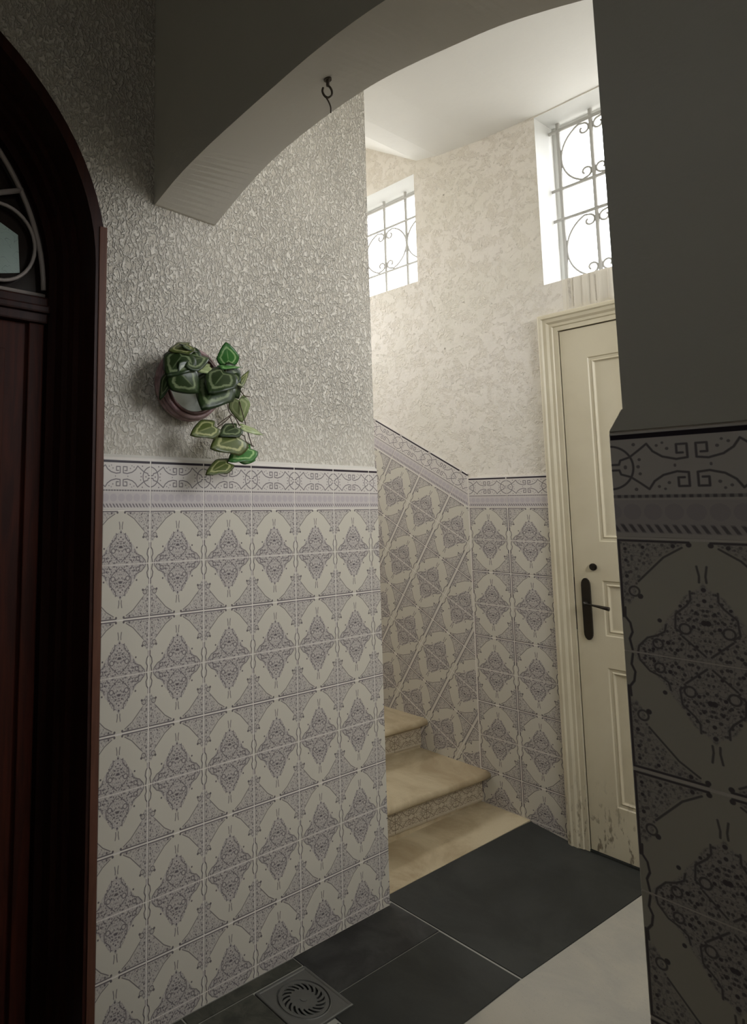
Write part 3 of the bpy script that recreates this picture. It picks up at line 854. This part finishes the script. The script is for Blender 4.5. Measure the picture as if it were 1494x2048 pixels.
# ------------------------------------------------------------------ arched wooden door in the left wall
door2 = struct(bpy.data.objects.new('door_2', None)); COL.objects.link(door2); door2.location = (0, D_Y, 0)
def wpart(nm, bm, mat, par=None, smooth=False):
    o = from_bm(nm, bm, mat, par or door2, smooth); o.data.transform(Matrix.Translation(-Vector(door2.location))); return o
YC = D_Y-D_R
def outline(inset, rr=None):
    r = D_R-inset
    return [(YC+r, 0.0)] + [(YC+r*math.cos(a), D_Z+(D_R*.82-inset)*math.sin(a)) for a in [math.pi*k/48 for k in range(49)]] + [(YC-r, 0.0)]
def band(bm, i0, i1, x0, x1, mi=0):
    A, B = outline(i0), outline(i1)
    def R(L_, x): return [bm.verts.new((x, y, z)) for y, z in L_]
    a0, a1, b0, b1 = R(A, x0), R(A, x1), R(B, x0), R(B, x1)
    for i in range(len(A)-1):
        bm.faces.new([a0[i], a0[i+1], a1[i+1], a1[i]]); bm.faces.new([b0[i+1], b0[i], b1[i], b1[i+1]])
        bm.faces.new([a1[i], a1[i+1], b1[i+1], b1[i]]); bm.faces.new([a0[i+1], a0[i], b0[i], b0[i+1]])
    for q in (0, -1): bm.faces.new([a0[q], a1[q], b1[q], b0[q]])
bm = bmesh.new(); box(bm, (-.02, D_Y-.020, 0), (.006, D_Y+.005, 2.325), .002); wpart('frame_edge', bm, M_wood_lit)
bm = bmesh.new(); box(bm, (-.02, D_Y-2*D_R-.006, 0), (.006, D_Y-2*D_R+.020, 2.335), .002); wpart('frame_edge', bm, M_wood_lit)
bm = bmesh.new(); band(bm, -.005, .030, -.23, .002); wpart('door_frame', bm, M_wood)
bm = bmesh.new(); band(bm, .030, .048, -.23, -.11); band(bm, .048, .066, -.23, -.15); band(bm, .066, .092, -.235, -.205); wpart('frame_moulding', bm, M_wood)
# transom and leaf
TZ = 2.135
bm = bmesh.new(); box(bm, (-.235, D_Y-2*D_R+.1, TZ-.085), (-.185, D_Y-.10, TZ), .006); box(bm, (-.215, D_Y-2*D_R+.1, TZ-.055), (-.170, D_Y-.10, TZ-.030), .006); wpart('transom', bm, M_wood)
bm = bmesh.new()
ly0, ly1 = YC+.004, D_Y-.106
box(bm, (-.238, ly0, .0), (-.215, ly1, TZ-.08))
st = .12
for z0_, z1_ in ((.18, .86), (.98, 1.96)):
    ya, yb = ly0+st, ly1-st
    for k, (off, dx) in enumerate(((0, .012), (.016, .020), (.036, .006), (.060, .016))):
        box(bm, (-.216, ya+off, z0_+off), (-.215+dx, yb-off, z1_-off), .003)
box(bm, (-.216, ly1-.05, 0.0), (-.197, ly1-.002, TZ-.085), .004)
wpart('door_leaf', bm, M_leafwood)
bm = bmesh.new(); box(bm, (-.238, D_Y-2*D_R+.1, .0), (-.215, YC-.004, TZ-.08)); wpart('door_leaf', bm, M_wood)
# fanlight: dark glass, frosted inset, iron scrollwork
M_dglass = simple('dark_glass', srgb(30, 22, 18), .15)
n = N('frosted_glass'); vv = n.tc.outputs['Object']
n.col(n.mix(n.mapr(n.ma('ABSOLUTE', n.ma('SUBTRACT', n.noise(vv, 26, 1, .4, 1.2), .5)), .0, .012, .5, 0.0), srgb(150, 168, 158), srgb(70, 84, 78))); n.rough(.35); M_frost = n.mat
def halfdisc(r, x0, x1, inset_z=0.0):
    bm = bmesh.new(); pts = [(YC+r*math.cos(a), TZ+inset_z+max(0, .86*r*math.sin(a)-.01)) for a in [math.pi*k/32 for k in range(33)]]
    prism(bm, pts, 'X', x0, x1); return bm
wpart('fanlight_glass', halfdisc(D_R-.10, -.236, -.230), M_dglass)
RF = D_R-.103
fan = []
def pt(r, deg, x=-.208): a = math.radians(deg); return (x, YC+r*math.cos(a), 2.150+.86*r*math.sin(a))
# grille rim and spokes
bm = bmesh.new()
tube(bm, [pt(RF-.006, q) for q in range(1, 180, 3)], .0085, 8); wpart('fanlight_rim', bm, M_grey_iron, None, True)
bm = bmesh.new(); tube(bm, [(-.214, YC+RF, TZ+.012), (-.214, YC-RF, TZ+.012)], .007, 8); wpart('fanlight_rim', bm, M_grey_iron, None, True)
for q in (25, 52, 78, 102, 128, 155):
    bm = bmesh.new(); tube(bm, [pt(.18, q), pt(RF, q)], .009, 8); wpart('fanlight_spoke', bm, M_grey_iron, None, True)
for q in (12.5, 38.5, 65, 90, 115, 141.5, 167.5):
    c = Vector(pt(RF-.135, q)); bm = bmesh.new()
    tube(bm, [c+Vector((0, .115*math.cos(a), .122*math.sin(a))) for a in [2*math.pi*k/36 for k in range(36)]], .006, 8, closed=True)
    wpart('fanlight_ring', bm, M_grey_iron, None, True)
    # frosted wedge behind each ring; its blue-green paints in a bluish reflection
    bm = bmesh.new(); w1, w2 = 7.5, 10.5
    P_ = [pt(RF-.27, q-w2), pt(RF-.075, q-w1), pt(RF-.06, q+w1*.3), pt(RF-.13, q+w1), pt(RF-.27, q+w2)]
    A = [bm.verts.new((-.230, p[1], p[2])) for p in P_]; B = [bm.verts.new((-.226, p[1], p[2])) for p in P_]
    bm.faces.new(A); bm.faces.new(B[::-1])
    for i in range(5): bm.faces.new([A[(i+1) % 5], A[i], B[i], B[(i+1) % 5]])
    wpart('frosted_pane', bm, M_frost)
# dark board closing the doorway
bm = bmesh.new(); A = outline(.05); prism(bm, A, 'X', -.262, -.242); wpart('rear_board', bm, M_gap)

# ------------------------------------------------------------------ ceiling hook on the arch soffit
hk = empty('wire_hook', (.662, .12, 2.560), 'small bent steel hook screwed into the underside of the plaster arch', 'hook')
ax = Vector((.81, .59, 0))   # plane of the hook faces the camera
def hp(s, z): return Vector((ax.x*s, ax.y*s, z))
ax = Vector((.6, .8, 0)).normalized()
bm = bmesh.new(); tube(bm, [(0, 0, .012), (0, 0, -.018)], .0042, 10); tube(bm, [(0, 0, .004), (0, 0, -.002)], .010, 14); from_bm('screw', bm, M_hook, hk)
bm = bmesh.new(); tube(bm, bez([hp(0, -.016), hp(.006, -.022), hp(.010, -.032), hp(.009, -.043), hp(0, -.049), hp(-.009, -.044), hp(-.014, -.032), hp(-.012, -.022)], 5), .0028, 8); from_bm('hook_bend', bm, M_hook, hk, True)
bm = bmesh.new(); tube(bm, bez([hp(-.006, -.047), hp(.001, -.060), hp(.006, -.075), hp(.006, -.090)], 4), .0019, 6); from_bm('wire_end', bm, M_hook, hk, True)

# ------------------------------------------------------------------ floor drain
dr = empty('floor_drain', (.158, .455, .001), 'square metal floor drain with a round slotted grate', 'drain')
M_drain = simple('dull_drain_metal', srgb(104, 104, 100), .5, .35, bumpscale=50, vary=.3)
bm = bmesh.new(); s1, s2, R1 = .104, .092, .078
NQ = 48
def sq(a, s):
    c, d = math.cos(a), math.sin(a); k = s/max(abs(c), abs(d)); return (c*k, d*k)
rings = []
for f_, z in ((lambda a: sq(a, s1), -.012), (lambda a: sq(a, s1), .002), (lambda a: sq(a, s1-.003), .0035), (lambda a: sq(a, s2+.003), .0035), (lambda a: sq(a, s2), .0015),
              (lambda a: (R1*math.cos(a)*1.07, R1*math.sin(a)*1.07), .0020), (lambda a: (R1*math.cos(a)*1.035, R1*math.sin(a)*1.035), .0038), (lambda a: (R1*math.cos(a), R1*math.sin(a)), -.003), (lambda a: (R1*math.cos(a), R1*math.sin(a)), -.012)):
    rings.append([bm.verts.new((*f_(2*math.pi*k/NQ), z)) for k in range(NQ)])
for A, B in zip(rings, rings[1:]):
    for k in range(NQ): bm.faces.new([A[k], A[(k+1) % NQ], B[(k+1) % NQ], B[k]])
from_bm('drain_plate', bm, M_drain, dr)
# round grate with swirling slots (real openings)
bm = bmesh.new(); NS = 18; ri, ro = .040, .066
def gp(r, a): return (r*math.cos(a), r*math.sin(a))
zt_ = .002
def ringf(r0, r1, n=72):
    A = [bm.verts.new((*gp(r0, 2*math.pi*k/n), zt_)) for k in range(n)]; B = [bm.verts.new((*gp(r1, 2*math.pi*k/n), zt_)) for k in range(n)]
    for k in range(n): bm.faces.new([A[k], A[(k+1) % n], B[(k+1) % n], B[k]])
ringf(ro, R1-.0015)
cv = bm.verts.new((0, 0, zt_)); A = [bm.verts.new((*gp(ri, 2*math.pi*k/72), zt_)) for k in range(72)]
for k in range(72): bm.faces.new([cv, A[k], A[(k+1) % 72]])
for k in range(NS):
    a0 = 2*math.pi*k/NS; wv = 2*math.pi/NS*.66; st_ = []
    for q in range(7):
        t_ = q/6; r = ri+(ro-ri)*t_; sw = .42*t_
        st_.append((bm.verts.new((*gp(r, a0+sw), zt_)), bm.verts.new((*gp(r, a0+sw+wv*(.75 if 0 < q < 6 else 1.3)), zt_))))
    for (a, b), (c, d) in zip(st_, st_[1:]): bm.faces.new([a, b, d, c])
g = bmesh.ops.extrude_face_region(bm, geom=list(bm.faces))
for v in [v for v in g['geom'] if isinstance(v, bmesh.types.BMVert)]: v.co.z -= .0022
from_bm('drain_grate', bm, M_drain, dr)
bm = bmesh.new(); tube(bm, [(0, 0, -.0165), (0, 0, -.0034)], R1-.001, 32); from_bm('drain_well', bm, simple('drain_shade', srgb(12, 12, 12), .7), dr)  # near-black plug under the slots; the well's shade is in its colour
bm = bmesh.new(); tube(bm, [(0, 0, .0018), (0, 0, .0034)], .011, 16); from_bm('grate_screw', bm, M_drain, dr)

# ------------------------------------------------------------------ hanging ivy in a ring-shaped wall pot
pot = empty('wall_pot', (W0, .118, 1.866), 'round white wall pot with a mauve coiled rim hanging on the rough plaster', 'pot')
nW = N('white_ceramic'); nW.col(srgb(216, 220, 212)); nW.rough(.3); M_cer = nW.mat
nC = N('mauve_coil'); f = nC.noise(nC.tc.outputs['Object'], 30, 3)
nC.col(nC.mix(nC.mapr(f, .35, .65), srgb(120, 92, 92), srgb(156, 130, 128))); nC.rough(.45); M_coil = nC.mat
nD = N('dark_coil'); nD.col(srgb(84, 52, 46)); nD.rough(.4); M_dcoil = nD.mat
RP = .108
bm = bmesh.new()
prof = [(.0, .016), (.060, .016), (.085, .024), (.092, .050), (.096, .066), (.102, .066), (.106, .045), (.100, .010), (.06, .002), (.0, .002)]
def lathe(bm, prof, n=40):
    rings = []
    for r, x in prof:
        if r == 0: rings.append([bm.verts.new((x, 0, 0))])
        else: rings.append([bm.verts.new((x, r*math.cos(2*math.pi*k/n), r*math.sin(2*math.pi*k/n))) for k in range(n)])
    for A, B in zip(rings, rings[1:]):
        for k in range(n):
            k2 = (k+1) % n
            if len(A) == 1: bm.faces.new([A[0], B[k], B[k2]])
            elif len(B) == 1: bm.faces.new([A[k], A[k2], B[0]])
            else: bm.faces.new([A[k], A[k2], B[k2], B[k]])
lathe(bm, prof); from_bm('pot_bowl', bm, M_cer, pot, True)
def torus(R, x, r, n=48):
    bm = bmesh.new(); tube(bm, [(x, R*math.cos(2*math.pi*k/n), R*math.sin(2*math.pi*k/n)) for k in range(n)], r, 8, closed=True); return bm
for R, x, r, mt in ((RP-.003, .022, .0085, M_coil), (RP+.003, .036, .0085, M_coil), (RP+.003, .051, .0085, M_coil), (RP-.001, .065, .0078, M_coil), (RP-.012, .071, .0060, M_dcoil)):
    o = from_bm('rim_coil', torus(R, x, r), mt, pot, True)
# ivy
ivy = empty('ivy_plant', (.10, .118, 1.90), 'trailing plastic ivy with green and cream heart-shaped leaves spilling from the wall pot', 'plant')
IO = Vector(ivy.location)
def leaf_mat(name, dark, light, edge):
    n = N(name); uv = n.sep(n.tc.outputs['UV']); t_ = uv[0]
    nz = n.noise(n.tc.outputs['Object'], 60, 3, .6)
    tt = n.ma('ADD', t_, n.ma('MULTIPLY', n.ma('SUBTRACT', nz, .5), .26))
    ringm = n.ma('MULTIPLY', n.mapr(tt, .52, .62), n.mapr(tt, .66, .76, 1.0, 0.0))
    vein = n.ma('MULTIPLY', n.mapr(n.ma('ABSOLUTE', uv[1]), .0, .06, .55, 0.0), n.mapr(tt, .1, .6, 1.0, .2))
    c = n.mix(n.ma('MAXIMUM', n.ma('MULTIPLY', ringm, .85), vein), dark, light)
    c = n.mix(n.mapr(tt, .86, .94), c, edge); n.col(c); n.rough(.32); n.bs.inputs['Specular IOR Level'].default_value = .45
    n.bump(nz, .25, .001)
    return n.mat
ML = {'d': leaf_mat('dark_ivy_leaf', srgb(44, 62, 30), srgb(132, 146, 108), srgb(30, 48, 22)),
      'o': leaf_mat('olive_ivy_leaf', srgb(84, 96, 48), srgb(176, 178, 126), srgb(60, 66, 26)),
      'g': leaf_mat('bright_ivy_leaf', srgb(66, 124, 56), srgb(170, 205, 140), srgb(46, 92, 42)),
      'p': leaf_mat('pale_leaf_back', srgb(146, 160, 110), srgb(190, 198, 150), srgb(120, 138, 84))}
def heart(v):
    """half width at station v (0 base, 1 tip); the lobes reach back behind the base"""
    return max(0.0, (math.sin(math.pi*min(1, (v+.12)/1.12)**.62))**.85)
def leaf(base, tip, wr, mat, nrm, cup=.12, droop=.1):
    base, tip = Vector(base), Vector(tip); L_ = (tip-base).length; yx = (tip-base).normalized()
    nrm = Vector(nrm); nrm = (nrm-yx*nrm.dot(yx)).normalized(); xx = yx.cross(nrm)
    bm = bmesh.new(); uvl = bm.loops.layers.uv.new('UVMap'); K = 12; T = 6; NA = 28
    # outline of a heart in polar steps around a centre at 42% of the length
    out_ = []
    for k in range(NA):
        a = 2*math.pi*k/NA
        s, c = math.sin(a), math.cos(a)       # c>0 towards the tip
        x = wr*.5*(abs(s)**.9)*math.copysign(1, s)*(1.0-.22*max(0, c))*1.04
        y = .40 + (.60*c**1.0 if c > 0 else .46*c+ .20*max(0, 1-abs(s)*2.4)*abs(c))
        if c > 0:
            u_ = 1-math.asin(min(1, abs(s)))/(math.pi/2); x = math.copysign(1, s)*wr*.5*(1-u_)**.85*(1+.25*u_); y = .40+.60*u_
        out_.append((x, y, a))
    uvd = {}
    ctr = bm.verts.new((0, 0, 0)); uvd[ctr] = (0, 0); rings = []
    for q in range(1, T+1):
        f_ = q/T; rg = []
        for x, y, a in out_:
            px_, py_ = x*f_, .40+(y-.40)*f_
            z_ = cup*(abs(px_)/.5)**1.3*(-1) - droop*(py_-.4)**2*1.5 + .015*math.sin(a*5)*f_**3
            v = bm.verts.new((px_, py_, z_)); uvd[v] = (f_, px_*2); rg.append(v)
        rings.append(rg)
    ctr.co = (0, .40, 0)
    fl = [bm.faces.new([ctr, rings[0][k], rings[0][(k+1) % NA]]) for k in range(NA)]
    for A, B in zip(rings, rings[1:]):
        for k in range(NA): fl.append(bm.faces.new([A[k], B[k], B[(k+1) % NA], A[(k+1) % NA]]))
    for f_ in fl:
        f_.smooth = True
        for lp in f_.loops: lp[uvl].uv = uvd[lp.vert]
    for v in bm.verts:
        c_ = v.co; v.co = base + (xx*c_.x + yx*c_.y + nrm*c_.z)*L_ - IO
    bmesh.ops.recalc_face_normals(bm, faces=bm.faces)
    g_ = bmesh.ops.solidify(bm, geom=list(bm.faces), thickness=.0008)
    me = bpy.data.meshes.new('leaf'); bm.to_mesh(me); bm.free()
    for p in me.polygons: p.use_smooth = True
    return link('leaf', me, ML[mat], ivy)
CAMN = (.72, -.62, .05)
LEAVES = [
 ((.13,.066,1.971),(.11,-.009,1.946),.95,'o',(.55,-.45,.7),.1),
 ((.14,.036,1.946),(.14,-.032,1.859),.95,'d',(.75,-.6,.25),.15),
 ((.150,.020,1.909),(.150,.118,1.935),.80,'d',(.7,-.5,.4),.12),
 ((.150,-.010,1.885),(.150,.080,1.818),.95,'d',(.78,-.55,.15),.12),
 ((.100,.012,1.893),(.090,-.027,1.795),.42,'d',(.6,-.8,.1),.1),
 ((.140,.175,1.890),(.160,.081,1.769),.86,'d',(.8,-.5,.12),.15),
 ((.150,.185,1.905),(.168,.100,1.820),.88,'d',(.75,-.55,.3),.1),
 ((.120,.214,1.922),(.130,.194,1.996),.92,'g',(.8,-.55,.1),.06),
 ((.130,.165,1.914),(.140,.256,1.925),.40,'g',(.45,-.35,.8),.1),
 ((.120,.180,1.915),(.120,.256,1.820),.80,'d',(.75,-.6,.1),.15),
 ((.130,.190,1.895),(.140,.268,1.856),.50,'o',(.5,-.4,.75),.1),
 ((.100,.262,1.858),(.090,.324,1.930),.26,'o',(.8,-.3,.1),.1),
 ((.080,.280,1.836),(.070,.305,1.752),.80,'p',(.8,-.6,.0),.1),
 ((.120,.170,1.732),(.130,.060,1.694),.62,'o',(.75,-.5,.3),.1),
 ((.120,.275,1.702),(.140,.128,1.658),.66,'o',(.75,-.5,.3),.12),
 ((.112,.262,1.735),(.122,.172,1.700),.66,'d',(.7,-.45,.5),.1),
 ((.100,.272,1.738),(.110,.368,1.714),.36,'p',(.6,-.4,.6),.1),
 ((.110,.322,1.672),(.120,.210,1.622),.62,'g',(.7,-.5,.4),.1),
 ((.100,.265,1.640),(.100,.340,1.630),.62,'g',(.75,-.55,.2),.1),
 ((.110,.230,1.622),(.120,.122,1.578),.50,'o',(.7,-.5,.4),.1),
 ((.120,.022,1.950),(.100,-.020,1.885),.70,'d',(.6,-.7,.3),.1),
 ((.130,.026,1.965),(.130,.100,1.952),.60,'d',(.5,-.4,.8),.1),
 ((.115,.150,1.915),(.118,.096,1.893),.75,'p',(.75,-.5,.3),.1),
 ((.125,.060,1.960),(.140,.062,1.885),.80,'d',(.75,-.55,.3),.1),
 ((.125,.225,1.905),(.130,.205,1.845),.95,'d',(.7,-.6,.2),.1)]
for b, t_, wr, mt, nr, cu in LEAVES: leaf(b, t_, wr, mt, nr, cu)
M_stem = simple('brown_stem', srgb(66, 50, 34), .6)
for s in ([(.11,.199,1.853),(.11,.22,1.78),(.11,.244,1.761),(.10,.272,1.736)],
          [(.11,.234,1.772),(.115,.185,1.742),(.12,.168,1.731)],
          [(.11,.234,1.772),(.11,.205,1.745),(.11,.170,1.722)],
          [(.11,.224,1.76),(.112,.248,1.718),(.12,.275,1.702)],
          [(.12,.275,1.702),(.11,.290,1.685),(.11,.322,1.672)],
          [(.08,.286,1.821),(.09,.305,1.741),(.10,.322,1.672)],
          [(.11,.300,1.668),(.11,.262,1.648),(.11,.230,1.622)],
          [(.06,.118,1.900),(.11,.165,1.905),(.12,.198,1.905),(.11,.199,1.853)],
          [(.06,.118,1.900),(.11,.07,1.94),(.12,.026,1.955)],
          [(.11,.262,1.858),(.10,.290,1.838),(.09,.320,1.838)],
          [(.11,.199,1.905),(.11,.240,1.88),(.08,.280,1.836)],
          [(.13,.198,1.905),(.12,.214,1.922)]):
    bm = bmesh.new(); tube(bm, [p-IO for p in bez(s, 5)], .0016, 6); from_bm('stem', bm, M_stem, ivy, True)
